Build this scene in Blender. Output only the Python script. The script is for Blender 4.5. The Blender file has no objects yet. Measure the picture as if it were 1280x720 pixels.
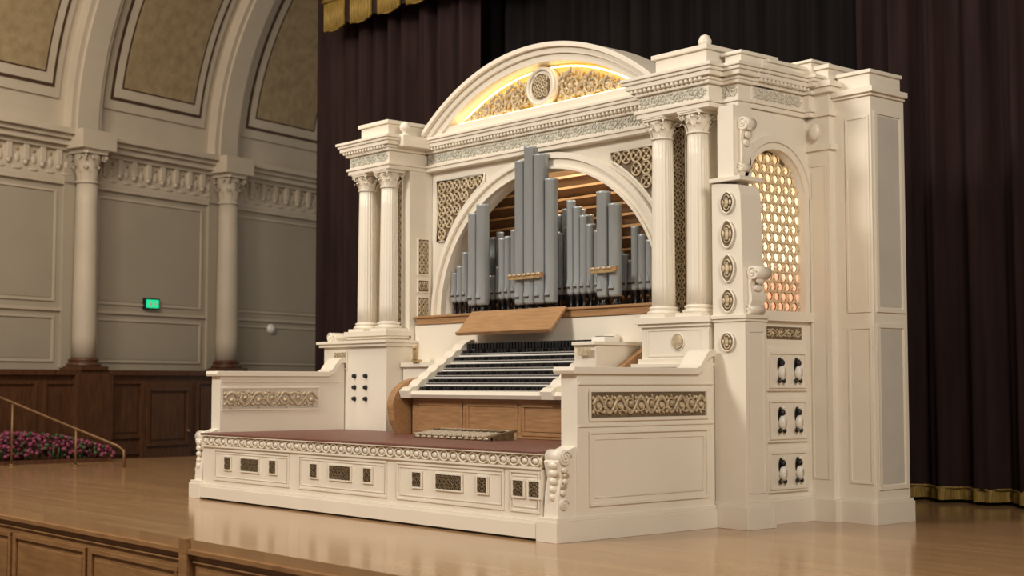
import bpy, math, random
from mathutils import Vector, Matrix
random.seed(7)
sc=bpy.context.scene
try: sc.view_settings.view_transform='Standard'
except Exception: pass
pi=math.pi; cos=math.cos; sin=math.sin

# ------------------------------------------------------------ materials
def mat(name,col,rough=.5,metal=0,emit=None,es=0,var=.08,scale=6,bump=0,spec=.5,col2=None,stretch=(1,1,1)):
    m=bpy.data.materials.new(name); m.use_nodes=True
    nt=m.node_tree; b=nt.nodes['Principled BSDF']
    b.inputs['Roughness'].default_value=rough; b.inputs['Metallic'].default_value=metal
    b.inputs['Specular IOR Level'].default_value=spec
    tc=nt.nodes.new('ShaderNodeTexCoord'); mp=nt.nodes.new('ShaderNodeMapping')
    mp.inputs['Scale'].default_value=stretch
    no=nt.nodes.new('ShaderNodeTexNoise'); no.inputs['Scale'].default_value=scale; no.inputs['Detail'].default_value=5
    nt.links.new(tc.outputs['Object'],mp.inputs['Vector']); nt.links.new(mp.outputs[0],no.inputs['Vector'])
    r=nt.nodes.new('ShaderNodeValToRGB')
    c2=col2 or tuple(c*(1-var*2) for c in col)
    r.color_ramp.elements[0].position=.3; r.color_ramp.elements[1].position=.7
    r.color_ramp.elements[0].color=(*c2,1); r.color_ramp.elements[1].color=(*col,1)
    nt.links.new(no.outputs['Fac'],r.inputs['Fac']); nt.links.new(r.outputs['Color'],b.inputs['Base Color'])
    if bump:
        bu=nt.nodes.new('ShaderNodeBump'); bu.inputs['Strength'].default_value=bump; bu.inputs['Distance'].default_value=.01
        nt.links.new(no.outputs['Fac'],bu.inputs['Height']); nt.links.new(bu.outputs[0],b.inputs['Normal'])
    if emit:
        b.inputs['Emission Color'].default_value=(*emit,1); b.inputs['Emission Strength'].default_value=es
    return m
M={}
M['cream']=mat('cream_paint',(.86,.79,.67),.30,var=.025,scale=2)
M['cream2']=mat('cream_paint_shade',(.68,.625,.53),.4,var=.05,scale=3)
M['grey']=mat('side_panel_grey',(.62,.58,.51),.4,var=.05,scale=3)  # greyer cream for the end cabinet's side insets
M['relief']=mat('antique_relief',(.74,.60,.40),.4,.2,var=.22,scale=30)
M['pale']=mat('pale_green_relief',(.68,.67,.57),.5,0,var=.15,scale=25)
M['gold']=mat('gilt',(.72,.52,.25),.35,.5,var=.2,scale=20)
M['palegold']=mat('pale_gilt',(.85,.68,.44),.4,.2,var=.1,scale=20)
M['dark']=mat('dark_recess',(.075,.05,.03),.7,var=.2,scale=20)
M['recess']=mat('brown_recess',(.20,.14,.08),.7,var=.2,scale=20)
M['bronze']=mat('dark_bronze_fretwork',(.25,.18,.10),.45,.3,var=.25,scale=30)
M['pipe']=mat('pipe_zinc',(.44,.475,.49),.32,.25,var=.10,scale=5,stretch=(1,1,.3))
M['black']=mat('black_paint_and_gap_shade',(.012,.012,.014),.35,var=.1)  # black parts, also the painted shadow gap under the bench
M['white']=mat('ivory',(.85,.82,.76),.3,var=.03)
M['key']=mat('key_ivory',(.42,.40,.37),.3,var=.03)
M['wood']=mat('oak_rail',(.46,.26,.12),.4,col2=(.32,.17,.075),scale=5,stretch=(1.2,14,14))
M['woodd']=mat('swell_shade_wood',(.36,.23,.125),.55,col2=(.24,.14,.07),scale=5,stretch=(1.2,10,10))
M['walnut']=mat('dark_wainscot',(.12,.05,.022),.4,col2=(.065,.027,.012),scale=4,stretch=(6,6,1))
M['seat']=mat('oxblood_leather',(.20,.08,.06),.45,var=.1,scale=12,bump=.1)
M['tymp']=mat('gilt_backing',(.85,.62,.24),.5,.2,var=.1)
M['glow']=mat('cove_lamp',(1,.8,.4),.5,emit=(1,.74,.34),es=5)
M['hallwall']=mat('hall_wall_paint',(.40,.345,.265),.7,var=.05,scale=1)
M['hallpanel']=mat('hall_panel_paint',(.375,.325,.25),.7,var=.05,scale=1)
M['hallwhite']=mat('hall_plaster',(.52,.445,.345),.6,var=.05,scale=2)
M['hallgold']=mat('hall_stencil_gold',(.36,.27,.15),.7,col2=(.25,.18,.095),scale=7)
M['brownline']=mat('brown_trim',(.07,.035,.018),.6)
M['green']=mat('exit_sign_green',(.02,.5,.25),.5,emit=(.01,.62,.26),es=1.0)
M['leaf']=mat('leaf_green',(.05,.10,.03),.6)
M['flower']=mat('magenta_petals',(.34,.07,.13),.6,col2=(.12,.02,.05),scale=14)
M['brass']=mat('brass',(.27,.15,.07),.45,.5)
M['fringe']=mat('gold_fringe',(.36,.235,.05),.6,.2,var=.3,scale=9,stretch=(12,12,1))
def curt(n,c):
    return mat(n,c,.85,col2=tuple(x*.55 for x in c),scale=3,stretch=(3,3,.3),spec=.15)
M['curt']=curt('curtain_velvet',(.030,.015,.014)); M['curtb']=curt('curtain_velvet_black',(.010,.007,.007))
def glass():
    m=mat('lit_bottle_glass',(.9,.75,.5),.15); nt=m.node_tree; b=nt.nodes['Principled BSDF']
    tc=nt.nodes.new('ShaderNodeTexCoord'); sp=nt.nodes.new('ShaderNodeSeparateXYZ'); nt.links.new(tc.outputs['Object'],sp.inputs[0])
    no=nt.nodes.new('ShaderNodeTexNoise'); no.inputs['Scale'].default_value=9; nt.links.new(tc.outputs['Object'],no.inputs[0])
    ma=nt.nodes.new('ShaderNodeMath'); ma.operation='MULTIPLY_ADD'; ma.inputs[1].default_value=.45
    nt.links.new(no.outputs['Fac'],ma.inputs[0]); nt.links.new(sp.outputs['Z'],ma.inputs[2])
    mr=nt.nodes.new('ShaderNodeMapRange'); mr.inputs[1].default_value=1.6; mr.inputs[2].default_value=2.9
    nt.links.new(ma.outputs[0],mr.inputs[0])
    r=nt.nodes.new('ShaderNodeValToRGB'); e=r.color_ramp.elements
    e[0].position=.0; e[0].color=(.36,.08,.05,1); e[1].position=1; e[1].color=(.60,.34,.10,1)
    x=e.new(.26); x.color=(.70,.26,.16,1); x=e.new(.36); x.color=(1,.86,.68,1); x=e.new(.72); x.color=(1,.80,.55,1)
    nt.links.new(mr.outputs[0],r.inputs[0]); nt.links.new(r.outputs[0],b.inputs['Emission Color']); b.inputs['Emission Strength'].default_value=1.0
    return m
M['glass']=glass()
def floor_mat(name,c1,c2,rough=.22):
    m=bpy.data.materials.new(name); m.use_nodes=True; nt=m.node_tree; b=nt.nodes['Principled BSDF']
    tc=nt.nodes.new('ShaderNodeTexCoord')
    br=nt.nodes.new('ShaderNodeTexBrick'); br.inputs['Scale'].default_value=1
    br.inputs['Brick Width'].default_value=1.6; br.inputs['Row Height'].default_value=.085; br.inputs['Mortar Size'].default_value=.0012
    br.inputs['Color1'].default_value=(*c1,1); br.inputs['Color2'].default_value=(*c2,1); br.inputs['Mortar'].default_value=(*[x*.5 for x in c2],1)
    mp=nt.nodes.new('ShaderNodeMapping'); mp.inputs['Scale'].default_value=(1.2,16,1)
    no=nt.nodes.new('ShaderNodeTexNoise'); no.inputs['Scale'].default_value=3; no.inputs['Detail'].default_value=6
    nt.links.new(tc.outputs['Object'],br.inputs['Vector']); nt.links.new(tc.outputs['Object'],mp.inputs[0]); nt.links.new(mp.outputs[0],no.inputs[0])
    mx=nt.nodes.new('ShaderNodeMix'); mx.data_type='RGBA'; mx.blend_type='MULTIPLY'; mx.inputs[0].default_value=.6
    r=nt.nodes.new('ShaderNodeValToRGB'); r.color_ramp.elements[0].color=(.55,.5,.45,1); r.color_ramp.elements[1].color=(1.2,1.2,1.2,1)
    nt.links.new(no.outputs['Fac'],r.inputs[0]); nt.links.new(br.outputs['Color'],mx.inputs[6]); nt.links.new(r.outputs[0],mx.inputs[7])
    nt.links.new(mx.outputs[2],b.inputs['Base Color']); b.inputs['Roughness'].default_value=rough
    return m
M['floor']=floor_mat('stage_maple_boards',(.50,.305,.155),(.41,.245,.12),.15)
M['stagewood']=mat('stage_front_oak',(.38,.20,.08),.4,col2=(.25,.125,.048),scale=4,stretch=(1,8,8))

# ------------------------------------------------------------ mesh builder
def FW(y):  return lambda u,v,n=0: Vector((u,y-n,v))
def SW(x):  return lambda u,v,n=0: Vector((x+n,u,v))
class P:
    def __init__(s): s.v=[];s.f=[];s.m=[];s.s=[];s.mats=[]
    def mi(s,m):
        if m not in s.mats: s.mats.append(m)
        return s.mats.index(m)
    def add(s,vs,fs,m,sm=False):
        o=len(s.v); s.v+= [tuple(x) for x in vs]; k=s.mi(m)
        for f in fs: s.f.append([i+o for i in f]); s.m.append(k); s.s.append(sm)
    def boxT(s,T,u0,u1,v0,v1,n0,n1,m):
        vs=[T(u,v,n) for n in (n0,n1) for v in (v0,v1) for u in (u0,u1)]
        s.add(vs,[(0,2,3,1),(4,5,7,6),(0,1,5,4),(2,6,7,3),(0,4,6,2),(1,3,7,5)],m)
    def box(s,x0,x1,y0,y1,z0,z1,m): s.boxT(lambda u,v,n:Vector((u,n,v)),x0,x1,z0,z1,y0,y1,m)
    def prism(s,T,poly,n0,n1,m,sm=False):
        k=len(poly); vs=[T(a,b,n0) for a,b in poly]+[T(a,b,n1) for a,b in poly]
        s.add(vs,[list(range(k)),list(range(2*k-1,k-1,-1))],m)
        s.add(vs,[(i,(i+1)%k,k+(i+1)%k,k+i) for i in range(k)],m,sm)
    def lathe(s,c,prof,m,seg=24,flute=0,T=None):
        T=T or (lambda u,v,n:Vector((u,n,v)))
        vs=[]
        for r,z in prof:
            for i in range(seg):
                a=2*pi*i/seg; rr=r
                if flute: rr=r*(1-.075*(abs(sin(a*flute/2))**.7))
                vs.append(T(c[0]+rr*cos(a),z,c[1]+rr*sin(a)))
        fs=[]
        for j in range(len(prof)-1):
            for i in range(seg):
                i2=(i+1)%seg; fs.append((j*seg+i,j*seg+i2,(j+1)*seg+i2,(j+1)*seg+i))
        s.add(vs,fs,m,True)
        s.add(vs[:seg],[list(range(seg))],m); s.add(vs[-seg:],[list(range(seg))],m)
    def tube(s,pts,r,m,sides=6,closed=False):
        pts=[Vector(p) for p in pts]; n=len(pts); vs=[]
        for i,p in enumerate(pts):
            if closed: t=pts[(i+1)%n]-pts[i-1]
            else: t=pts[min(i+1,n-1)]-pts[max(i-1,0)]
            if t.length<1e-9: t=Vector((0,0,1))
            t.normalize(); ref=Vector((.577,.577,.577)) if abs(t.dot(Vector((.577,.577,.577))))<.9 else Vector((.8,-.6,0))
            a=t.cross(ref).normalized(); b=t.cross(a)
            rr=r[i] if isinstance(r,(list,tuple)) else r
            for k in range(sides):
                an=2*pi*k/sides; vs.append(p+a*rr*cos(an)+b*rr*sin(an))
        fs=[]; rng=n if closed else n-1
        for j in range(rng):
            j2=(j+1)%n
            off=min(range(sides),key=lambda o:(vs[j*sides]-vs[j2*sides+o]).length)
            for k in range(sides):
                fs.append((j*sides+k,j*sides+(k+1)%sides,j2*sides+(k+1+off)%sides,j2*sides+(k+off)%sides))
        s.add(vs,fs,m,True)
        if not closed: s.add(vs[:sides],[list(range(sides))],m); s.add(vs[-sides:],[list(range(sides))],m)
    def ell(s,T,cu,cv,cn,ru,rv,rn,m,ang=0,a=8,b=5):
        vs=[];fs=[]
        for j in range(b+1):
            ph=pi*j/b
            for i in range(a):
                th=2*pi*i/a
                x=ru*sin(ph)*cos(th); y=rv*sin(ph)*sin(th); z=rn*cos(ph)
                vs.append(T(cu+x*cos(ang)-y*sin(ang),cv+x*sin(ang)+y*cos(ang),cn+z))
        for j in range(b):
            for i in range(a): fs.append((j*a+i,j*a+(i+1)%a,(j+1)*a+(i+1)%a,(j+1)*a+i))
        s.add(vs,fs,m,True)
    def ring(s,T,cu,cv,ru,rv,r,m,n=0,seg=18,sides=5):
        s.tube([T(cu+ru*cos(2*pi*i/seg),cv+rv*sin(2*pi*i/seg),n) for i in range(seg)],r,m,sides,True)
    def disc(s,T,cu,cv,ru,rv,n0,n1,m,seg=20):
        s.prism(T,[(cu+ru*cos(2*pi*i/seg),cv+rv*sin(2*pi*i/seg)) for i in range(seg)],n0,n1,m,True)
    def frame(s,T,u0,u1,v0,v1,w,h,m,n=0):
        s.boxT(T,u0,u1,v0,v0+w,n,n+h,m); s.boxT(T,u0,u1,v1-w,v1,n,n+h,m)
        s.boxT(T,u0,u0+w,v0+w,v1-w,n,n+h,m); s.boxT(T,u1-w,u1,v0+w,v1-w,n,n+h,m)
    def panel(s,T,u0,u1,v0,v1,m,w=.02,h=.012,n=0):
        s.frame(T,u0,u1,v0,v1,w,h,m,n); s.boxT(T,u0+w*2.2,u1-w*2.2,v0+w*2.2,v1-w*2.2,n,n+h*.5,m)
    def spiral(s,T,cu,cv,R,turns,m,r,n=0,a0=0,d=1,seg=22):
        pts=[];rs=[]
        for i in range(seg+1):
            t=i/seg; a=a0+d*2*pi*turns*t; rr=R*(1-t*.85)
            pts.append(T(cu+rr*cos(a),cv+rr*sin(a),n)); rs.append(r*(1-.45*t))
        s.tube(pts,rs,m,5); s.ell(T,cu,cv,n,r*1.8,r*1.8,r*1.8,m)
    def rinceau(s,T,u0,u1,v0,v1,m,k,r=.008,n=.008):
        h=v1-v0; vc=(v0+v1)/2; L=(u1-u0)/k
        s.tube([T(u0+(u1-u0)*i/(k*8),vc+.36*h*sin(pi*i/8),n) for i in range(k*8+1)],r,m,5)
        for i in range(k):
            sg=1 if i%2==0 else -1; cu=u0+(i+.5)*L; cv=vc-sg*.06*h; R=min(L*.46,h*.36)
            s.spiral(T,cu,cv,R,1.5,m,r,n,a0=sg*pi/2,d=sg,seg=16)
            for q in range(7):
                a=2*pi*q/7+i; s.ell(T,cu+R*1.05*cos(a),cv+R*1.05*sin(a),n,R*.34,R*.15,r*.9,m,a+.6,6,4)
            s.ell(T,u0+i*L+L*.03,vc+.3*h,n,L*.14,h*.1,r,m,.5,6,4)
            s.ell(T,u0+i*L+L*.03,vc-.3*h,n,L*.14,h*.1,r,m,-.5,6,4)
    def lattice(s,T,u0,u1,v0,v1,st,m,r=.005,n=.006,ok=None):
        nu=max(1,round((u1-u0)/st)); nv=max(1,round((v1-v0)/st)); su=(u1-u0)/nu; sv=(v1-v0)/nv
        for i in range(nu):
            for j in range(nv):
                cu=u0+(i+.5)*su; cv=v0+(j+.5)*sv
                if ok and not ok(cu,cv): continue
                s.ring(T,cu,cv,su*.47,sv*.47,r,m,n,12,4)
                s.ell(T,cu,cv,n,su*.16,sv*.16,r,m,0,6,4)
                for q in range(4):
                    a=pi/4+q*pi/2; s.ell(T,cu+su*.3*cos(a),cv+sv*.3*sin(a),n,su*.2,r*1.1,r*.9,m,a,6,3)
    def obj(s,name,parent=None,bevel=0):
        me=bpy.data.meshes.new(name); me.from_pydata(s.v,[],s.f)
        for m in s.mats: me.materials.append(M[m])
        for i,pl in enumerate(me.polygons): pl.material_index=s.m[i]; pl.use_smooth=s.s[i]
        import bmesh
        bm=bmesh.new(); bm.from_mesh(me); bmesh.ops.remove_doubles(bm,verts=bm.verts,dist=1e-6)
        bmesh.ops.recalc_face_normals(bm,faces=bm.faces); bm.to_mesh(me); bm.free()
        o=bpy.data.objects.new(name,me); sc.collection.objects.link(o)
        if parent: o.parent=parent
        if bevel:
            b=o.modifiers.new('b','BEVEL'); b.width=bevel; b.segments=2; b.limit_method='ANGLE'; b.angle_limit=math.radians(50)
        return o
def empty(n,loc=(0,0,0)):
    e=bpy.data.objects.new(n,None); sc.collection.objects.link(e); return e

def stack(p,x0,x1,y0,y1,steps,m):
    for z0,z1,o in steps: p.box(x0-o,x1+o,y0-o,y1,z0,z1,m)
def capital(p,cx,cy,z0,z1,r,m,T=None,m2=None):
    m2=m2 or m; h=z1-z0
    p.lathe((cx,cy),[(r*1.08,z0),(r*1.12,z0+.06*h),(r*.98,z0+.08*h),(r*1.0,z0+.5*h),(r*1.25,z0+.86*h)],m,20,T=T)
    TT=T or (lambda u,v,n:Vector((u,n,v)))
    for row,(zb,ht,off) in enumerate([(z0+.06*h,.42*h,0),(z0+.32*h,.46*h,pi/8)]):
        for i in range(8):
            a=2*pi*i/8+off; vs=[];fs=[]
            prof=[(1.02,0,.30),(1.12,.45,.34),(1.28,.82,.30),(1.55,1.0,.2),(1.62,.84,.08)]
            for rr,t,w in prof:
                for k in (-1,0,1):
                    R=rr*r+(0.03*r if k==0 else -.03*r); aa=a+k*w/ (rr)
                    vs.append(TT(cx+R*cos(aa),zb+ht*t,cy+R*sin(aa)))
            for j in range(4):
                for k in (0,1): fs.append((j*3+k,j*3+k+1,j*3+4+k,j*3+3+k))
            p.add(vs,fs,m2,True)
    for i in range(4):
        a=pi/4+i*pi/2
        pts=[]
        for k in range(12):
            t=k/11; an=t*1.6*2*pi*.75; q=r*.32*(1-t*.8)
            rad=1.5*r+q*cos(an); pts.append(TT(cx+rad*cos(a),z0+.74*h+q*sin(an)*1.1,cy+rad*sin(a)))
        p.tube(pts,r*.1,m2,5)
    poly=[]
    for i in range(4):
        a=pi/4+i*pi/2
        poly+= [(a-.10,1.95*r),(a+.10,1.95*r),(a+pi/4,1.45*r)]
    pl=[(cx+R*cos(a),cy+R*sin(a)) for a,R in poly]
    for zz0,zz1,sc_ in [(z0+.86*h,z0+.94*h,.94),(z0+.94*h,z1,1.0)]:
        vs=[TT(cx+(x-cx)*sc_,zz,cy+(y-cy)*sc_) for zz in (zz0,zz1) for x,y in pl]; k=len(pl)
        p.add(vs,[list(range(k)),list(range(k,2*k))]+[(i,(i+1)%k,k+(i+1)%k,k+i) for i in range(k)],m)
def column(p,cx,cy,z0,zs,z1,r,m='cream',T=None,basemat=None,flutes=20):
    b=basemat or m; q=r
    TT=T or (lambda u,v,n:Vector((u,n,v)))
    p.boxT(TT,cx-1.4*q,cx+1.4*q,z0,z0+.3*q,cy-1.4*q,cy+1.4*q,b)
    p.lathe((cx,cy),[(1.35*q,z0+.3*q),(1.42*q,z0+.42*q),(1.35*q,z0+.56*q),(1.15*q,z0+.6*q),(1.12*q,z0+.7*q),(1.22*q,z0+.76*q),(1.24*q,z0+.86*q),(1.12*q,z0+.95*q),(1.02*q,z0+1.0*q)],b,28,T=T)
    n=8; pr=[(r*(1-.13*(i/n)**1.6),z0+q+(zs-z0-q)*i/n) for i in range(n+1)]
    p.lathe((cx,cy),pr,m,flutes*5 if flutes else 32,flutes,T=T)
    capital(p,cx,cy,zs,z1,r*.9,m,T=T,m2=m)
def console(p,T,u,v0,v1,n0,n1,w,m,big=.07,small=.045):
    pts=[(u,v0)]
    for i in range(9):
        t=i/8; pts.append((u+small*1.2+(w-small*1.2)*(t**1.6)+.02*sin(t*pi*2),v0+small+(v1-v0-big-small)*t))
    pts+= [(u+w,v1-.01),(u,v1)]
    p.prism(T,pts,n0,n1,m)
    p.disc(T,u+w-big*.5,v1-big,big,big,n0-.008,n1+.008,m); p.disc(T,u+small,v0+small,small,small,n0-.008,n1+.008,m)
    for nn in (n0-.01,n1+.01):
        p.spiral(T,u+w-big*.5,v1-big,big*.85,1.6,m,big*.13,nn); p.spiral(T,u+small,v0+small,small*.85,1.4,m,small*.15,nn)

def archwall(p,T,u0,u1,v0,v1,uc,a,vs_,b,vb,n0,n1,m,seg=48):
    xs=[uc+a*cos(pi-pi*i/seg) for i in range(seg+1)]; zs=[vs_+b*sin(pi*i/seg) for i in range(seg+1)]
    for i in range(seg):
        p.add([T(xs[i],zs[i],n1),T(xs[i+1],zs[i+1],n1),T(xs[i+1],v1,n1),T(xs[i],v1,n1)],[(0,1,2,3)],m)
        p.add([T(xs[i],zs[i],n0),T(xs[i+1],zs[i+1],n0),T(xs[i+1],zs[i+1],n1),T(xs[i],zs[i],n1)],[(0,1,2,3)],m,True)
    p.boxT(T,u0,uc-a,v0,v1,n0,n1,m); p.boxT(T,uc+a,u1,v0,v1,n0,n1,m)
    if vb>v0: p.boxT(T,uc-a,uc+a,v0,vb,n0,n1,m)
def archband(p,T,uc,vc,a0,b0,a1,b1,n0,n1,m,t0=0,t1=pi,seg=48):
    vs=[]
    for i in range(seg+1):
        t=t0+(t1-t0)*i/seg
        vs+= [T(uc+a0*cos(t),vc+b0*sin(t),n0),T(uc+a0*cos(t),vc+b0*sin(t),n1),T(uc+a1*cos(t),vc+b1*sin(t),n1),T(uc+a1*cos(t),vc+b1*sin(t),n0)]
    fs=[]
    for i in range(seg):
        for k in range(4): fs.append((i*4+k,i*4+(k+1)%4,i*4+4+(k+1)%4,i*4+4+k))
    fs+=[(0,1,2,3),tuple(seg*4+k for k in range(4))]
    p.add(vs,fs,m)

# ============================================================ ORGAN
organ=empty('pipe_organ'); CX=-2.32
YM=2.0
PL=-4.53
p=P(); F=FW(YM); S=SW(.10)
archwall(p,F,-3.895,-.745,1.3,2.95,CX,1.38,1.6,1.2,1.52,-.12,0,'cream',64)
p.box(-3.89,-.75,1.80,1.95,.5,1.52,'cream')
for x0,x1 in ((PL,-3.9),(-.74,-.05)):
    p.box(x0,x1,1.74,2.15,1.0,2.95,'cream')
p.box(-4.70,-4.62,1.91,2.95,0,3.14,'cream')
p.box(-4.70,.09,2.9,2.94,0,3.14,'cream')
p.box(-4.66,.06,1.95,2.89,3.14,3.22,'cream')
archwall(p,S,1.74,2.95,1.45,2.95,2.03,.33,2.35,.33,1.51,-.1,0,'cream',32)
p.box(-.03,.1,1.76,2.95,0,1.45,'cream')
p.box(-.06,.08,1.60,1.745,1.2,2.95,'cream')
p.obj('case_walls',organ)

p=P()
ent=[(2.95,2.985,.012),(2.985,3.01,.025),(3.01,3.115,.0),(3.115,3.14,.03),(3.165,3.20,.07),(3.20,3.225,.085),(3.225,3.25,.10)]
def entab(x0,x1,y0,y1):
    stack(p,x0,x1,y0,y1,ent,'cream')
    p.box(x0-.04,x1+.04,y0-.04,y1,3.14,3.165,'cream')
entab(PL,-3.9,1.50,2.2); entab(-.74,-.05,1.50,2.21)
entab(-3.88,-.76,1.93,2.3)
entab(-.06,.10,1.64,2.02)
for z0,z1,o in ent+[(3.14,3.165,.04)]:
    p.box(-.07,.11+o,1.78,2.95,z0,z1-.0005,'cream')
for z0,z1,o in ent: p.box(.1,.17+o,2.36-o*.5,2.50,z0,z1-.001,'cream')
def dent(x0,x1,y):
    n=int((x1-x0)/.045)
    for i in range(n): p.box(x0+i*.045,x0+i*.045+.024,y-.062,y-.03,3.14,3.165,'cream')
dent(PL-.03,-3.87,1.50); dent(-.77,-.02,1.50); dent(-3.85,-.80,1.93)
for i in range(26): p.box(.15,.18,1.80+i*.045,1.824+i*.045,3.14,3.165,'cream')
for x0,x1 in ((-4.43,-4.0),(-.62,-.12)):
    stack(p,x0,x1,1.56,2.2,[(3.25,3.29,.03),(3.29,3.385,0),(3.385,3.42,.025)],'cream')
stack(p,-.07,.08,1.70,2.1,[(3.25,3.28,.02),(3.28,3.34,0),(3.34,3.365,.02)],'cream')
p.box(-.05,.11,1.95,2.6,3.25,3.31,'cream'); p.box(-.05,.13,1.95,2.6,3.31,3.335,'cream')
stack(p,.0,.18,2.38,2.6,[(3.25,3.36,0),(3.36,3.38,.02)],'cream')
stack(p,-3.90,-.74,1.905,2.3,[(3.25,3.275,.03),(3.275,3.335,.0)],'cream')
p.obj('entablature',organ,.005)
p=P()
p.rinceau(FW(1.93),-3.86,-.78,3.015,3.112,'pale',30,.007,.004)
p.rinceau(FW(1.50),PL+.02,-3.92,3.015,3.112,'pale',7,.007,.004)
p.rinceau(FW(1.50),-.72,-.07,3.015,3.112,'pale',7,.007,.004)
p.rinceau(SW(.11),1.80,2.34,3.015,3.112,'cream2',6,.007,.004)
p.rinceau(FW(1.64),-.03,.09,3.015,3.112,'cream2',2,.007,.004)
p.obj('frieze_carving',organ)

# ---- arched pediment
p=P(); R=2.35; zc=1.50; T=FW(1.90)
th=math.acos(1.52/R)
for r0,r1,n in ((2.20,2.26,.02),(2.26,2.31,.05),(2.31,2.35,.09)):
    archband(p,T,CX,zc,r0,r0,r1,r1,-.25,n,'cream',th,pi-th,60)
p.obj('pediment_arch',organ,.003)
p=P(); T=FW(2.05)
zb=3.33
h0=math.sqrt(2.2**2-(zb-zc)**2)
poly=[(CX+h0,zb)]
a0=math.asin((zb-zc)/2.2)
for i in range(41):
    a=a0+(pi-2*a0)*i/40; poly.append((CX+2.2*cos(a),zc+2.2*sin(a)))
p.prism(T,poly,0,.02,'tymp')
p.tube([T(CX+2.17*cos(a),zc+2.17*sin(a),.06) for a in [a0+.03+(pi-2*a0-.06)*i/30 for i in range(31)]],.008,'glow')
p.tube([T(CX-h0+.1,zb+.015,.1),T(CX+h0-.1,zb+.015,.1)],.007,'glow')
T=FW(2.0)
for sg in (-1,1):
    u=.20
    while u<1.15:
        h=math.sqrt(2.17**2-u*u)+zc-zb-.02
        r=min(.5*h,.15)
        if r<.02: break
        cu=u+r*.9
        h=math.sqrt(2.17**2-min(cu+r*.4,1.15)**2)+zc-zb-.03; r=max(.02,min(h/2,.15))
        p.spiral(T,CX+sg*cu,zb+h/2+.01,r*.92,1.8,'relief',.016,.02,a0=pi/2,d=sg)
        for q in range(9):
            a=2*pi*q/9; p.ell(T,CX+sg*cu+r*.9*cos(a),zb+h/2+.01+r*.9*sin(a),.02,r*.36,r*.14,.014,'relief',a+.7)
            p.ell(T,CX+sg*cu+r*.45*cos(a),zb+h/2+.01+r*.45*sin(a),.02,r*.2,r*.1,.012,'relief',a-.5)
        p.ell(T,CX+sg*cu-r*1.0,zb+h*.85,.01,.05,.02,.012,'relief',.5); p.ell(T,CX+sg*cu-r*1.0,zb+h*.15,.01,.05,.02,.012,'relief',-.5)
        u=cu+r*.95
p.disc(T,CX,3.515,.185,.17,0,.05,'cream',32); p.ring(T,CX,3.515,.165,.152,.018,'cream',.055,32)
p.disc(T,CX,3.515,.115,.11,.05,.058,'bronze',28); p.lattice(T,CX-.09,CX+.09,3.425,3.605,.06,'relief',.007,.062)
p.obj('pediment_carving',organ)
p=P()
for x,y,zz in ((-3.82,1.62,3.25),(-.30,1.75,3.42)):
    p.lathe((x,y),[(.05,zz-.005),(.05,zz+.015),(.02,zz+.025),(.025,zz+.04),(.045,zz+.055),(.05,zz+.085),(.035,zz+.12),(.005,zz+.135)],'cream',20)
p.box(-3.90,-3.76,1.56,1.9,3.15,3.248,'cream')
p.obj('ball_finials',organ)

# ---- main arch trim + spandrel grilles
p=P(); T=FW(YM)
archband(p,T,CX,1.6,1.38,1.2,1.50,1.32,0,.03,'cream'); archband(p,T,CX,1.6,1.38,1.2,1.405,1.225,.03,.055,'cream'); archband(p,T,CX,1.6,1.47,1.29,1.52,1.34,.03,.06,'cream')
p.obj('arch_moulding',organ,.003)
p=P()
for u0,u1 in ((-3.80,-3.12),(-1.52,-.84)):
    c=-3.80 if u0<-3 else -.84; e=-3.12 if u0<-3 else -1.52
    vt=2.86; f=lambda u:1.6+1.38*math.sqrt(max(0,1-((u-CX)/1.56)**2))
    poly=[(c,vt),(e,vt)]
    N=12
    for i in range(N+1):
        u=e+(c-e)*i/N; poly.append((u,max(f(u),2.30)))
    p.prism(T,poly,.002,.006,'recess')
    pts=[T(a,b,.015) for a,b in poly]; p.tube(pts,.012,'cream',5,True)
    def ok2(u,v): return v>max(f(u-.03),f(u+.03))+.03
    p.lattice(T,min(c,e)+.01,max(c,e)-.01,2.31,2.85,.115,'relief',.010,.014,ok2)
p.obj('spandrel_fretwork',organ)

# ---- columns & pedestals
p=P()
for dx in (1.72,2.07):
    for sg in (-1,1):
        column(p,CX+sg*dx,1.61,1.47,2.79,2.95,.088)
p.obj('fluted_columns',organ)
p=P()
for x0,x1 in ((PL,-3.9),(-.74,-.05)):
    stack(p,x0+.02,x1-.02,1.50,1.76,[(1.13,1.17,.02),(1.17,1.40,.0),(1.40,1.425,.02),(1.425,1.47,.04)],'cream')
p.box(-4.90,-3.885,1.475,1.9,0,1.33,'cream'); p.box(-4.94,-3.85,1.44,1.9,1.33,1.36,'cream'); p.box(-4.96,-3.83,1.42,1.9,1.36,1.385,'cream')
p.box(-.76,-.03,1.475,1.79,0,1.13,'cream'); p.box(-.79,-.02,1.455,1.79,1.11,1.135,'cream')
T=FW(1.475)
p.frame(T,-4.74,-4.50,1.12,1.30,.02,.01,'cream')
T2=FW(1.50); p.disc(T2,-.36,1.29,.05,.05,0,.015,'relief'); p.ring(T2,-.36,1.29,.06,.06,.006,'cream',.004)
p.frame(T2,-.66,-.13,1.185,1.385,.012,.006,'cream')
for i,(x,z,r) in enumerate(((-4.88,1.43,.045),(-4.80,1.42,.035))):
    p.disc(FW(1.6),x,z,r,r,-.1,.08,'cream'); p.spiral(FW(1.6),x,z,r*.85,1.5,'cream',.007,.084)
p.box(-4.92,-4.76,1.53,1.7,1.385,1.40,'cream')
p.obj('pedestals',organ,.005)
p=P()
p.boxT(T,-4.71,-4.53,1.14,1.28,.0,.005,'dark'); p.lattice(T,-4.71,-4.53,1.14,1.28,.07,'relief',.006,.008)
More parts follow.
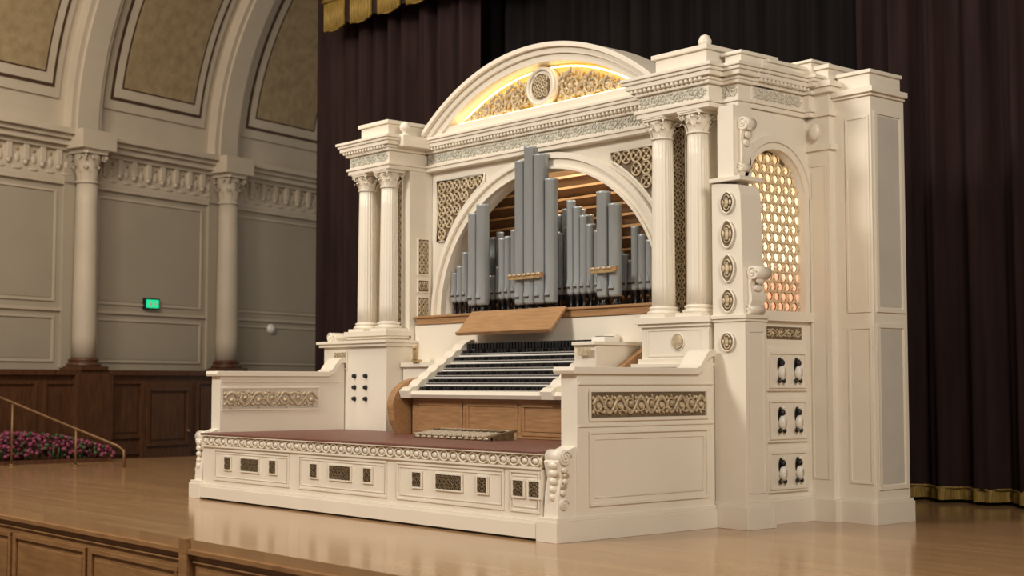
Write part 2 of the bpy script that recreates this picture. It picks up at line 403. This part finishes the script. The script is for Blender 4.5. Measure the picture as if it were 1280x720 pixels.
for x in (-4.38,-4.20):
    for z in (1.06,.955,.85): p.lathe((x,0),[(.022,0),(.022,.012),(.014,.018),(.018,.026),(.016,.03)],'black',14,T=lambda u,v,n,z=z:Vector((u,1.475-v,z+n)))
def strip(T,u0,u1,v0,v1,m='relief',dk='recess'):
    p.boxT(T,u0,u1,v0,v1,0,.004,dk); p.lattice(T,u0+.008,u1-.008,v0+.01,v1-.01,(u1-u0)*.5,m,.0065,.01); p.frame(T,u0-.012,u1+.012,v0-.012,v1+.012,.012,.012,'cream')
strip(FW(1.74),-.63,-.49,1.50,2.90); strip(FW(1.74),-4.16,-4.02,1.50,2.90)
S2=SW(-3.9)
strip(S2,1.84,1.95,2.0,2.32); strip(S2,1.84,1.95,1.84,1.94); strip(S2,1.84,1.95,1.60,1.78); strip(S2,1.84,1.95,1.40,1.54)
p.obj('stop_knobs_and_fretwork',organ)

# ---- buttress on the right side
p=P()
p.box(-.02,.26,1.50,1.73,.18,1.42,'cream')
stack(p,-.02,.26,1.50,1.73,[(0,.15,.03),(.15,.18,.015)],'cream')
p.box(.05,.30,1.731,1.765,0,.148,'cream')
stack(p,-.02,.26,1.50,1.73,[(1.42,1.44,.012),(1.44,1.465,.025)],'cream')
T=FW(1.73)
p.prism(T,[(-.04,1.46),(.24,1.46),(.235,1.8),(.22,2.30),(.20,2.37),(-.04,2.40)],0,.22,'cream')
p.box(-.05,.235,1.49,1.74,2.40,2.43,'cream')
p.box(-.02,.12,1.56,1.755,2.43,2.95,'cream')
p.frame(SW(.26),1.53,1.70,.24,1.36,.012,.006,'cream')
p.obj('side_buttress',organ,.005)
p=P()
TX=lambda u,v,n:Vector((u,1.73-n,v))
console(p,TX,.10,2.48,2.86,.03,.12,.09,'cream',.045,.03)
console(p,TX,.215,1.47,1.80,.04,.18,.10,'cream',.045,.032)
for z,h in ((2.25,.07),(2.03,.09),(1.79,.09),(1.565,.075),(1.28,.06)):
    TT=FW(1.505 if z>1.45 else 1.495)
    def oval(f,a=.056,z=z,h=h,n=28):
        o=[]
        for i in range(n):
            t=2*pi*i/n; o.append((.11+a*f*cos(t)*(1-.22*abs(sin(t))**2 if h>.065 else 1),z+h*f*sin(t)))
        return o
    p.prism(TT,oval(1),0,.012,'bronze' if z<2.2 else 'dark')
    p.tube([TT(a,b,.01) for a,b in oval(1.06)],.007,'cream',5,True)
    p.spiral(TT,.11,z+h*.4,.028,1.3,'relief',.006,.016); p.spiral(TT,.11,z-h*.4,.028,1.3,'relief',.006,.016,d=-1)
    p.ell(TT,.11,z,.014,.018,h*.55,.008,'relief')
    for q in (-1,1): p.ell(TT,.11+q*.032,z,.014,.012,h*.3,.006,'relief')
for i in range(5): p.ell(TX,.19-.014*i,2.79-.055*i,.075,.014,.030,.034,'cream')
for i in range(4): p.ell(TX,.295-.015*i,1.70-.05*i,.11,.014,.028,.045,'cream')
p.obj('scroll_consoles',organ)

# ---- side window
p=P(); T=SW(.1)
archband(p,T,2.03,2.35,.33,.33,.38,.38,0,.02,'cream',0,pi,32); archband(p,T,2.03,2.35,.38,.38,.43,.43,0,.035,'cream',0,pi,32)
p.boxT(T,1.65,1.70,1.5,2.35,0,.02,'cream'); p.boxT(T,2.36,2.41,1.5,2.35,0,.02,'cream')
p.boxT(T,1.66,2.44,1.44,1.51,0,.04,'cream')
T=SW(.03)
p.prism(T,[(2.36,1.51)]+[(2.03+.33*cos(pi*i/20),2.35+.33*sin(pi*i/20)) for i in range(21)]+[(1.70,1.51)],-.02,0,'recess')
st=.082; j=0; z=1.55
while z<2.68:
    u=1.74+(st/2 if j%2 else 0)
    while u<2.36:
        if z<2.35 or math.hypot(u-2.03,z-2.35)<.30:
            p.ell(T,u,z,.004,.034,.034,.016,'glass',0,12,6); p.ring(T,u,z,.038,.038,.0075,'palegold',.022,14,5)
            if j%2==0: p.ell(T,u+st/2,z,.03,.012,.012,.01,'palegold')
        u+=st
    z+=st*.87; j+=1
p.obj('side_window_grille',organ)
p=P(); T=SW(.1)
for z0,z1 in ((.94,1.24),(.575,.895),(.22,.53)):
    p.boxT(T,1.90,2.36,z0,z1,0,.02,'cream'); p.frame(T,1.92,2.34,z0+.02,z1-.02,.015,.01,'cream',.02)
    for u in (2.04,2.23):
        zc_=(z0+z1)/2
        p.disc(T,u,zc_+.03,.026,.06,.02,.028,'black',18)
        p.ell(T,u,zc_-.02,.045,.033,.055,.03,'white'); p.ell(T,u,zc_+.05,.045,.02,.026,.02,'black'); p.ell(T,u,zc_+.085,.05,.013,.013,.013,'white')
        for q in (-1,1): p.ell(T,u+q*.026,zc_-.078,.04,.014,.02,.015,'black')
        p.ell(T,u,zc_-.02,.072,.009,.035,.006,'relief')
p.boxT(T,1.88,2.40,0,.16,0,.05,'cream'); p.boxT(T,1.88,2.40,.16,.18,0,.03,'cream')
p.boxT(T,1.92,2.32,1.31,1.40,0,.004,'recess'); p.rinceau(T,1.93,2.31,1.32,1.39,'relief',4,.007,.01)
p.obj('side_drawers',organ,.003)
p=P()
p.box(.0,.30,2.42,2.88,0,2.95,'cream'); p.box(.0,.34,2.38,2.87,0,.16,'cream'); p.box(0,.33,2.40,2.87,2.70,2.74,'cream')
stack(p,.0,.30,2.42,2.88,[(2.95,3.0,.02),(3.0,3.12,0),(3.12,3.16,.04),(3.16,3.20,.06),(3.20,3.30,.0),(3.30,3.33,.02)],'cream')
p.box(.28,.62,2.48,2.89,.0,3.06,'cream')
p.box(.26,.65,2.44,2.905,0,.15,'cream'); p.box(.26,.64,2.46,2.90,.15,.17,'cream')
stack(p,.30,.62,2.48,2.88,[(3.06,3.08,.02),(3.08,3.12,.045),(3.12,3.23,-.02),(3.23,3.255,.0)],'cream')
T=FW(2.48)
for v0,v1 in ((.28,1.40),(1.50,2.92)): p.frame(T,.40,.60,v0,v1,.018,.008,'cream')
T=SW(.62)
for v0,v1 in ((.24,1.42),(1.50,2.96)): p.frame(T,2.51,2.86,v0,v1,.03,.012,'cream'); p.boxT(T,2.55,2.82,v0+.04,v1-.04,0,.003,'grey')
p.frame(FW(2.42),.12,.27,.3,2.6,.015,.006,'cream')
p.ell(FW(2.40),.2,2.84,.02,.05,.07,.03,'cream')
p.obj('end_cabinet',organ,.004)

# ---- organ chamber
p=P()
z=1.55
while z<2.95:
    p.add([Vector((-3.83,2.62,z)),Vector((-.82,2.62,z)),Vector((-.82,2.55,z+.085)),Vector((-3.83,2.55,z+.085))],[(0,1,2,3)],'woodd')
    p.box(-3.83,-.82,2.52,2.56,z+.068,z+.088,'wood'); z+=.10
p.box(-3.87,-3.83,2.13,2.75,1.4,3.0,'woodd'); p.box(-.82,-.78,2.13,2.75,1.4,3.0,'woodd')
p.box(-3.83,-.82,2.64,2.70,1.4,3.05,'woodd')
p.box(-3.85,-.78,1.99,2.64,1.50,1.53,'woodd')
p.obj('swell_shades',organ)
p=P()
p.box(-3.86,-.765,1.79,1.98,1.525,1.59,'wood'); p.box(-3.88,-.755,1.77,1.98,1.585,1.605,'wood')
p.obj('pipe_rail',organ,.004)
p=P()
def pipe(x,y,r,z1,zf=1.72,z0=1.605):
    p.lathe((x,y),[(r*.34,z0),(r*.6,z0+.01),(r*.6,z0+.025),(r*.3,z0+.035),(r*.45,z0+.055),(r*.3,z0+.075),(r*.75,zf-.012),(r*.9,zf)],'black',14)
    p.lathe((x,y),[(r*.9,zf),(r,zf+.02),(r,z1-.02),(r*1.03,z1-.018),(r*1.03,z1)],'pipe',22)
    p.lathe((x,y),[(r*.85,z1+.0005),(r*.84,z1+.001)],'dark',18)
    T=FW(y-r*.93)
    p.boxT(T,x-r*.45,x+r*.45,zf+.05,zf+.062,0,.01,'dark'); p.prism(T,[(x-r*.5,zf+.065),(x+r*.5,zf+.065),(x,zf+.065+r*1.8)],-.004,.006,'pipe')
tall=[(-.20,.058,2.89),(-.075,.062,3.0),(.055,.062,2.92),(.18,.055,2.70)]
for o,r,z1 in tall: pipe(CX+o,1.90,r,z1,1.66)
for o,r,z1 in [(-.85,.055,2.50),(-.73,.058,2.57),(.79,.058,2.53),(.92,.054,2.42)]: pipe(CX+o,1.91,r,z1,1.68)
small=[(-1.28,2.0),(-1.2,2.06),(-1.12,2.18),(-1.03,2.24),(-.95,2.40),(-.61,2.27),(-.53,2.28),(-.445,2.33),(-.36,2.40),(-.29,2.46),(.27,2.52),(.35,2.46),(.43,2.38),(.51,2.30),(.60,2.24),(.68,2.19),(1.02,2.24),(1.10,2.17),(1.18,2.12),(1.26,2.03)]
for o,z1 in small: pipe(CX+o,2.04,.038,z1,1.73)
k=-1.27
while k<1.3:
    zz=2.0+.20*cos(k*2.3)+random.uniform(-.05,.05)
    lim=1.6+1.2*math.sqrt(max(0,1-(k/1.38)**2))-.12
    pipe(CX+k,2.15,.031,min(zz+.08,lim),1.74); k+=.069
k=-1.15
while k<.3:
    pipe(CX+k,2.30,.034,min(2.36+.15*cos(k*5),1.6+1.2*math.sqrt(max(0,1-(k/1.38)**2))-.05),1.74); k+=.098
p.obj('facade_pipes',organ)
p=P()
for x0,x1,y in ((-2.60,-2.17,1.83),(-1.60,-1.31,1.845)):
    p.box(x0,x1,y-.02,y+.005,1.875,1.915,'wood'); p.box(x0+.02,x1-.02,y-.026,y+.0,1.868,1.888,'gold')
    for q in range(int((x1-x0)/.06)): p.ell(FW(y-.02),x0+.03+q*.06,1.905,.004,.028,.012,.007,'relief')
p.obj('pipe_straps',organ)

# ---- console
con=empty('organ_console')
p=P()
ML,MR=-3.0,-1.36
p.prism(lambda u,v,n:Vector((n,u,v)),[(1.10,.87),(1.08,.90),(1.10,.93),(1.30,.93),(1.77,1.30),(1.77,.87)],-3.12,-1.10,'cream')
for i in range(6):
    y=1.16+i*.092; z=.93+i*.062
    p.box(ML,MR,y,y+.12,z-.05,z,'black')
    p.box(ML,MR,y-.016,y+.004,z-.026,z-.008,'white')
    p.box(ML,MR,y-.003,y+.09,z-.004,z+.002,'black')
    p.box(ML,MR,y+.066,y+.095,z-.02,z+.040,'black')
    n=36; w=(MR-ML)/n
    for kx in range(n):
        p.box(ML+kx*w+.003,ML+(kx+1)*w-.003,y-.008,y+.07,z,z+.007,'key')
        if kx%7 in (0,1,3,4,5): p.box(ML+(kx+1)*w-.018,ML+(kx+1)*w+.018,y-.001,y+.07,z+.007,z+.034,'black')
p.box(ML+.1,MR-.1,1.70,1.76,1.27,1.325,'black')
for kx in range(40): p.box(ML+.02+kx*.040,ML+.045+kx*.040,1.68,1.715,1.285,1.335,'black')
for x0,x1 in ((-3.13,-3.0),(MR,MR+.13)):
    poly=[(1.08,.87),(1.06,.93),(1.10,.96)]
    for i in range(6): poly+= [(1.16+i*.092,.975+i*.062),(1.20+i*.092,1.02+i*.062)]
    poly+= [(1.74,1.37),(1.78,1.37),(1.78,.87)]
    p.prism(lambda u,v,n:Vector((n,u,v)),poly,x0,x1,'cream')
p.box(MR+.13,-1.0,1.30,1.78,.87,1.28,'cream'); p.box(MR+.13,-.98,1.27,1.78,1.28,1.305,'cream')
p.box(MR+.2,MR+.34,1.265,1.27,1.20,1.26,'relief')
p.box(MR+.16,MR+.30,1.45,1.6,1.305,1.345,'white')
for q in range(4): p.box(MR+.18+q*.025,MR+.195+q*.025,1.47,1.58,1.345,1.351,'black')
p.box(-3.87,-3.13,1.62,1.79,1.14,1.18,'cream'); p.box(-3.87,-3.13,1.65,1.79,.567,1.14,'cream')
p.obj('manuals',con,.0012)
p=P()
p.box(-3.1,-1.05,1.18,1.78,.567,.868,'wood')
for i in range(3): p.frame(FW(1.18),-3.05+i*.68,-2.42+i*.68,.59,.84,.03,.008,'wood')
ch=[(1.78,.567),(1.78,1.28)]+[(1.62,1.20),(1.45,1.10)]+[(1.30-.30*sin(i/10*pi/2),.80+.24*cos(i/10*pi/2)) for i in range(11)]+[(1.02,.68),(1.08,.567)]
p.prism(lambda u,v,n:Vector((n,u,v)),ch,-3.22,-3.135,'wood'); p.prism(lambda u,v,n:Vector((n,u,v)),ch,-.97,-.90,'wood')
p.obj('console_woodwork',con,.004)
p=P()
Tm=lambda u,v,n:Vector((u,1.58+.18*v-n*.65,1.40+.20*v+n*.75))
p.boxT(Tm,-3.0,-1.80,0,1,0,.02,'wood'); p.boxT(Tm,-3.0,-1.80,0,.06,.02,.035,'wood')
p.box(-2.6,-2.55,1.66,1.79,1.42,1.45,'wood'); p.box(-2.2,-2.15,1.66,1.79,1.42,1.45,'wood')
p.obj('music_desk',con,.003)
p=P(); p.box(-3.66,-3.60,1.60,1.615,1.20,1.30,'gold'); p.ell(FW(1.60),-3.63,1.31,.0,.02,.02,.02,'gold')  # small brass lever left of the manuals
p.box(-3.68,-3.58,1.60,1.64,1.18,1.205,'gold')
p.obj('brass_lever',con)

# ============================================================ BENCH
bench=empty('organ_bench')
p=P()
p.box(-4.53,-.16,.0,1.45,.13,.46,'cream')
p.box(-4.515,-.175,-.038,1.44,.015,.11,'cream'); p.box(-4.515,-.175,-.025,1.44,.11,.13,'cream')
p.box(-4.66,-.03,-.01,1.44,0,.014,'black')  # black slab painting the dark shadow gap between base and floor
p.box(-4.53,-.16,-.02,1.0,.448,.462,'cream'); p.box(-4.53,-.16,-.03,1.0,.54,.549,'cream'); p.box(-4.53,-.16,.0,1.0,.462,.54,'relief')
T=FW(0)
for u0,u1,c in ((-4.33,-3.14,-3.74),(-3.0,-1.82,-2.42),(-1.70,-.52,-1.10),(-.46,-.17,None)):
    p.frame(T,u0,u1,.17,.435,.014,.01,'cream'); p.frame(T,u0+.03,u1-.03,.20,.405,.006,.006,'cream')
    sq=[(c-.36,.05),(c,.14),(c+.36,.05)] if c else [(-.375,.05),(-.22,.05)]
    for cc,w in sq:
        p.frame(T,cc-w-.012,cc+w+.012,.258,.384,.012,.014,'cream'); p.boxT(T,cc-w,cc+w,.27,.372,.0,.004,'dark')
        p.lattice(T,cc-w,cc+w,.27,.372,.05,'bronze',.005,.008)
p.obj('bench_front',bench,.003)
p=P(); T=FW(-.0); n=42
for i in range(n):
    u=-4.49+i*(4.28/(n-1)); p.ell(T,u,.501,.004,.030,.020,.014,'cream',0,10,6); p.ring(T,u,.501,.044,.033,.006,'cream',.008,16,5)
    p.ell(T,u+.052,.501,.006,.007,.03,.010,'cream')
p.obj('bench_frieze_carving',bench)
p=P(); p.box(-4.535,-.155,-.035,1.44,.549,.566,'seat')
p.obj('seat',bench,.006)
TY=lambda u,v,n:Vector((n,u,v))
prof=[(.16,0.15),(.16,1.06),(1.28,1.06),(1.33,1.075),(1.37,1.11),(1.40,1.17),(1.43,1.19),(1.465,1.19),(1.465,.15)]
cap=[(.12,1.055),(.11,1.075),(.12,1.10),(1.27,1.10),(1.31,1.12),(1.35,1.17),(1.39,1.215),(1.43,1.23),(1.468,1.225),(1.468,1.18),(1.43,1.18),(1.38,1.15),(1.34,1.085),(1.29,1.055)]
p=P()
for x0,x1 in ((-.15,0),(-4.69,-4.54)):
    p.prism(TY,prof,x0,x1,'cream'); p.prism(TY,cap,x0-.025,x1+.025,'cream')
    p.box(x0-.02,x1+.025,-.04,1.466,0.0,.13,'cream'); p.box(x0-.01,x1+.015,-.03,1.466,.13,.155,'cream')
    p.prism(TY,[(.17,.15),(.17,.60),(.05,.56),(.0,.5),(.03,.4),(.01,.3),(-.0,.15)],x0+.01,x1-.01,'cream')
T=SW(0)
p.frame(T,.26,1.40,.75,.96,.018,.012,'cream'); p.frame(T,.26,1.40,.21,.69,.018,.012,'cream'); p.frame(T,.31,1.35,.26,.64,.008,.006,'cream')
p.boxT(T,.17,1.46,.985,1.0,0,.012,'cream'); p.boxT(T,.17,1.46,.715,.73,0,.01,'cream')
T4=SW(-4.54); p.frame(T4,.17,1.19,.75,.96,.014,.010,'cream'); p.boxT(T4,.17,1.42,1.0,1.012,0,.01,'cream')
p.obj('arm_rests',bench,.004)
p=P()
p.boxT(T,.285,1.375,.775,.935,0,.004,'recess'); p.rinceau(T,.29,1.37,.78,.93,'relief',11,.011,.010)
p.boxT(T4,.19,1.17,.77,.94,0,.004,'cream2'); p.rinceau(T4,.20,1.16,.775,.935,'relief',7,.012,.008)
for x0,x1 in ((-.14,.008),(-4.70,-4.552)):
    for (u,v,r) in ((.055,.53,.048),(.045,.24,.034)):
        p.disc(TY,u,v,r,r,x0,x1,'cream'); p.spiral(TY,u,v,r*.9,1.7,'cream',r*.14,x1+.003)
    for i in range(5): p.ell(TY,.05+.012*sin(i*1.3),.45-.035*i,x1-.004,.026,.020,.010,'relief' if i%2 else 'cream')
    for i in range(5): p.ell(FW(.01),(x0+x1)/2,.48-.05*i,.0,.045-.005*i,.028,.022,'cream')
p.obj('arm_carving',bench)

# pedal clavier lying on the seat
p=P(); x0,x1,y0,y1=-2.46,-1.52,.72,.98
p.box(x0,x1,y0,y0+.02,.567,.592,'bronze'); p.box(x0,x1,y1-.03,y1,.567,.625,'relief'); p.box(x0,x0+.03,y0,y1,.567,.61,'relief')
p.prism(TY,[(y0,.567),(y0,.60),(y1,.645),(y1,.567)],x1-.035,x1,'bronze')
p.box(x0+.03,x1-.035,y0+.02,y1-.03,.567,.575,'dark')
n=30; w=(x1-x0-.08)/n
for i in range(n):
    x=x0+.04+i*w; p.prism(TY,[(y0-.01,.592),(y1-.01,.626),(y1-.01,.640),(y0-.01,.604)],x,x+w*.5,'relief' if i%2 else 'cream2')
    if i%3!=0: p.ell(lambda u,v,n:Vector((u,v,n)),x+w*.5,y0+.16,.632,w*.35,.04,.008,'bronze')
for i in range(12): p.ell(FW(y0),x0+.05+i*(x1-x0-.1)/11,.58,.004,.03,.010,.008,'relief')
p.obj('pedal_clavier',None,.0012)

# ============================================================ STAGE
p=P()
p.box(-10.9,9,-1.63,6.25,-.06,0,'floor'); p.obj('floor')
p=P()
T=FW(-1.60)
p.box(-10.9,9,-1.60,-1.50,-1.25,-.06,'stagewood')
p.boxT(T,-10.9,9,-.095,-.06,0,.05,'stagewood'); p.boxT(T,-10.9,9,-.15,-.138,0,.02,'stagewood')
u=-1.85-1.4*6
while u<8.2:
    if u<-1.9: p.panel(T,u+.04,u+1.36,-1.0,-.19,'stagewood',.035,.022)
    else: p.panel(T,u+.24,u+1.56,-1.0,-.19,'stagewood',.035,.022)
    u+=1.4
p.boxT(T,-1.80,-1.70,-1.25,.006,.0,.06,'stagewood')
p.box(-10.95,-10.9,-1.6,6.25,-1.25,0,'stagewood')
p.obj('stage_front',None,.005)
p=P(); p.box(-20,12,-16,6.25,-1.35,-1.25,'walnut'); p.obj('floor_auditorium')

# ============================================================ CURTAINS
def curtain(name,x0,x1,y,z0,z1,m,amp=.09,per=.34,fringe=False):
    p=P(); nx=int((x1-x0)/.03); zs=[z0,z0+.4,(z0+z1)/3,(z0+z1)*.66,z1]
    random.seed(int(abs(x0)*10)); ph=[random.uniform(0,6) for _ in range(4)]
    def Y(x,z): return y+amp*sin(2*pi*x/per+1.3*sin(x*1.7+ph[0]))+amp*.4*sin(2*pi*x/(per*.43)+ph[1]+z*.15)
    vs=[];fs=[]
    for z in zs:
        for i in range(nx+1):
            x=x0+(x1-x0)*i/nx; vs.append(Vector((x,Y(x,z),z)))
    for j in range(len(zs)-1):
        for i in range(nx): a=j*(nx+1)+i; fs.append((a,a+1,a+nx+2,a+nx+1))
    p.add(vs,fs,m,True)
    if fringe:
        vs=[];fs=[]
        for z in (z0-.0,z0+.10):
            for i in range(nx+1):
                x=x0+(x1-x0)*i/nx; vs.append(Vector((x,Y(x,z0)-.012,z)))
        for i in range(nx): fs.append((i,i+1,i+nx+2,i+nx+1))
        p.add(vs,fs,'fringe',True)
        p.tube([Vector((x0+(x1-x0)*i/nx,Y(x0+(x1-x0)*i/nx,z0)-.02,z0+.10)) for i in range(0,nx+1,2)],.012,'fringe',5)
    return p.obj(name)
curtain('stage_curtain',-9.6,-6.3,4.5,.03,8.2,'curt',fringe=True)
curtain('stage_curtain',-.95,6.5,4.5,.03,8.2,'curt',fringe=True)
curtain('backdrop_curtain',-6.6,-.6,5.0,.02,8.2,'curtb',.06)
p=P(); y=4.15
nx=300; vs=[];fs=[]
for z in (5.62,6.5,8.3):
    for i in range(nx+1):
        x=-8.95+(15.4)*i/nx; vs.append(Vector((x,y+.05*sin(x*21),z)))
for j in range(2):
    for i in range(nx): a=j*(nx+1)+i; fs.append((a,a+1,a+nx+2,a+nx+1))
p.add(vs,fs,'curt',True)
x=-8.93
while x<6.3:
    T=FW(y-.06); poly=[(x,6.02),(x+.46,6.02)]+[(x+.46-.46*i/8,5.60-.05*sin(pi*i/8)) for i in range(9)]
    p.prism(T,poly,0,.02,'fringe')
    for q in range(11): p.tube([T(x+.03+q*.040,5.93,.02),T(x+.03+q*.040,5.57,.02)],.015,'fringe',5)
    p.tube([T(x,5.97,.03),T(x+.46,5.97,.03)],.03,'fringe',6)
    x+=.60
p.obj('valance_with_bullion_fringe')
p=P(); p.box(-10.5,9,6.3,6.5,-1.25,8.95,'curtb'); p.obj('wall_back')

# ============================================================ HALL WALL (left)
P0=Vector((-12.96,4.97,0)); D=Vector((-.282,.959,0)); N=Vector((.959,.282,0))
H=lambda u,v,n=0: P0+D*(u-.20)+N*n+Vector((0,0,v))
p=P()
p.boxT(H,-12,7,-1.3,4.3,-.3,0,'hallwall')
B=2.74; cols=[B*k for k in (-4,-3,-2,-1,0,1,2)]
for k in cols:
    a,b=k+.36,k+B-.36
    for v0,v1 in ((2.10,3.62),(1.28,1.90)):
        p.frame(H,a,b,v0,v1,.03,.018,'hallwhite'); p.boxT(H,a+.05,b-.05,v0+.05,v1-.05,0,.006,'hallpanel')
    p.boxT(H,k-.26,k+.26,1.2,4.25,0,.05,'hallwall')
p.boxT(H,-12,7,1.97,2.01,0,.03,'hallwhite')
p.obj('wall_left',None,.004)
p=P()
p.boxT(H,-12,7,-1.3,1.10,0.002,.34,'walnut'); p.boxT(H,-12,7,1.10,1.17,0.002,.40,'walnut'); p.boxT(H,-12,7,-.0,.14,.34,.37,'walnut')
u=-11.8
while u<6:
    p.panel(H,u,u+.8,.22,1.02,'walnut',.04,.03,.34); u+=.92
for k in cols: p.boxT(H,k-.3,k+.3,-1.3,1.12,.34,.46,'walnut')
p.obj('trim_wainscot',None,.005)
p=P()
u0=-1.85
p.boxT(H,u0,u0+.95,-.6,1.0,.34,.40,'walnut'); p.panel(H,u0+.08,u0+.87,.1,.92,'walnut',.04,.03,.40)
p.ell(H,u0+.85,.3,.44,.03,.03,.03,'brass'); p.obj('door_1',None,.004)
p=P()
p.boxT(H,-12,7,3.70,3.75,0,.05,'hallwhite'); p.boxT(H,-12,7,3.75,4.18,0,.04,'hallwhite'); p.boxT(H,-12,7,4.16,4.22,0,.10,'hallwhite')
p.boxT(H,-12,7,4.22,4.30,0,.18,'hallwhite'); p.boxT(H,-12,7,4.30,4.36,0,.24,'hallwhite'); p.boxT(H,-12,7,4.36,4.44,0,.31,'hallwhite')
u=-11.8
while u<6.5:
    near=min(abs(u-k) for k in cols)
    if near>.3:
        p.boxT(H,u,u+.08,3.95,4.16,.04,.09,'hallwhite'); p.ell(H,u+.19,3.97,.04,.05,.07,.02,'hallwhite'); p.ell(H,u+.19,4.09,.04,.03,.03,.02,'hallgold')
        p.ell(H,u+.04,3.93,.06,.04,.05,.03,'hallwhite'); p.ell(H,u+.19,3.84,.04,.09,.025,.02,'hallwhite')
    u+=.27
for k in cols: p.boxT(H,k-.30,k+.30,4.18,4.44,0,.45,'hallwhite')
p.obj('trim_cornice',None,.006)
for k in cols:
    p=P()
    column(p,k,.20,1.17,3.72,4.19,.165,'hallwhite',T=H,basemat='walnut',flutes=0)
    p.obj('wall_column')
RC=4.5
def cv(s,th,off): return P0+D*(s-.2)+N*(RC*(1-cos(th))+off*cos(th))+Vector((0,0,4.42+RC*sin(th)-off*sin(th)))
def patch(p,s0,s1,t0,t1,off,m,nt=20,back=0):
    vs=[];fs=[]
    for i in range(nt+1):
        t=t0+(t1-t0)*i/nt
        vs+= [cv(s0,t,back),cv(s0,t,off),cv(s1,t,off),cv(s1,t,back)]
    for i in range(nt):
        for q in range(3): fs.append((i*4+q,i*4+q+1,i*4+5+q,i*4+4+q))
    fs+=[(0,1,2,3),tuple(nt*4+q for q in range(4))]
    p.add(vs,fs,m)
p=P()
patch(p,-12,7,0,1.45,0.0,'hallwhite',30,-.1)
for k in cols:
    patch(p,k-.26,k+.26,0,1.45,.16,'hallwhite',30); patch(p,k-.18,k+.18,0,1.45,.20,'hallwhite',30)
    c=k+B/2; w=.88
    patch(p,c-w-.10,c+w+.10,.10,1.3,.035,'hallwhite',24)
    patch(p,c-w,c+w,.13,1.27,.045,'brownline',24)
    patch(p,c-w+.05,c+w-.05,.14,1.26,.055,'hallwhite',24)
    patch(p,c-w+.17,c+w-.17,.17,1.22,.062,'brownline',24)
    patch(p,c-w+.20,c+w-.20,.175,1.21,.068,'hallgold',24)
p.obj('ceiling_cove')
p=P(); p.box(-22,12,-16,9,8.95,9.1,'hallwhite'); p.obj('ceiling')

p=P()
p.boxT(H,-1.52,-1.24,2.06,2.22,0.0,.06,'black'); p.boxT(H,-1.50,-1.26,2.08,2.20,.06,.066,'green')
p.ell(H,-1.42,2.165,.068,.014,.014,.004,'white'); p.boxT(H,-1.44,-1.40,2.10,2.15,.066,.07,'white'); p.boxT(H,-1.36,-1.29,2.13,2.15,.066,.07,'white')
p.obj('exit_sign')
p=P(); p.lathe((1.18,0),[(.075,.0),(.08,.03),(.06,.06),(.02,.075)],'white',18,T=lambda u,v,n:H(u,1.86+n,v)); p.obj('wall_sensor')
# handrail
p=P()
a=Vector((-10.42,.60,.77)); b=Vector((-9.25,1.45,.25))
p.tube([a+(a-b)*.15,a,b,b+Vector((.07,.05,-.05)),b+Vector((.07,.05,-.25))],.018,'brass',8)
for t in (.03,.62):
    c=a.lerp(b,t); p.tube([c,Vector((c.x,c.y,0))],.014,'brass',8); p.lathe((c.x,c.y),[(.04,0),(.04,.015),(.02,.025)],'brass',12)
p.obj('handrail')
# flower bed
p=P(); random.seed(3)
p.box(-10.85,-10.5,.15,1.95,0,.05,'walnut')
for i in range(950):
    y=random.uniform(.1,2.0); z=.04+.35*random.random()**.6*(1-.65*max(0,(y-.7)/1.3)**2); x=random.uniform(-10.88,-10.46)
    T=lambda u,v,n,x=x,y=y,z=z:Vector((x+u,y+n,z+v))
    p.ell(T,0,0,0,.026,.022,.026,'flower' if random.random()<.80 else 'leaf',random.random()*3,6,4)
for i in range(40):
    x=random.uniform(-10.8,-10.5); y=random.uniform(.2,1.8); p.tube([(x,y,0.04),(x+.03,y,.2)],.01,'leaf',4)
p.obj('flower_bed')

# ============================================================ LIGHTS
def area(n,loc,tgt,size,e,col=(1,.93,.82),sy=None):
    l=bpy.data.lights.new(n,'AREA'); l.energy=e; l.color=col; l.size=size
    if sy: l.shape='RECTANGLE'; l.size_y=sy
    o=bpy.data.objects.new(n,l); sc.collection.objects.link(o); o.location=loc
    o.rotation_euler=(Vector(tgt)-Vector(loc)).to_track_quat('-Z','Y').to_euler(); return o
area('stage_light_front',(-3.5,-7,6.5),(-2.3,1.5,1.5),1.8,560,(1,.93,.83))
area('fill_light_right',(6.5,-2.5,5.0),(-.2,1.8,1.4),2.4,350,(1,.91,.79))  # added fill from front right to brighten the case, not a known fixture
area('house_light_top',(-3,-1,8.3),(-3,1,0),4,165,(1,.91,.79),3)
area('fill_light_hall',(-6.5,-1.5,6.5),(-13,4,3.0),2.5,215,(1,.87,.70))  # added fill that lifts the left hall wall, stands for no known lamp
area('chamber_fill_light',(-2.3,2.35,2.92),(-2.3,2.6,1.5),1.6,14,(1,.87,.66),.2)  # added fill inside the chamber so the pipes and slats show
w=bpy.data.worlds.new('hall_ambient'); sc.world=w; w.use_nodes=True
w.node_tree.nodes['Background'].inputs[0].default_value=(1,.91,.79,1); w.node_tree.nodes['Background'].inputs[1].default_value=.23

cam=bpy.data.cameras.new('camera'); co=bpy.data.objects.new('camera',cam); sc.collection.objects.link(co)
cam.lens=50; cam.sensor_width=36; cam.clip_end=200
cam.dof.use_dof=True; cam.dof.focus_distance=10.6; cam.dof.aperture_fstop=2.0
co.location=(6.58,-6.07,1.0)
pt=math.radians(3.8); d=Vector((-.7567*cos(pt),.6538*cos(pt),sin(pt)))
co.rotation_euler=d.to_track_quat('-Z','Y').to_euler()
sc.camera=co
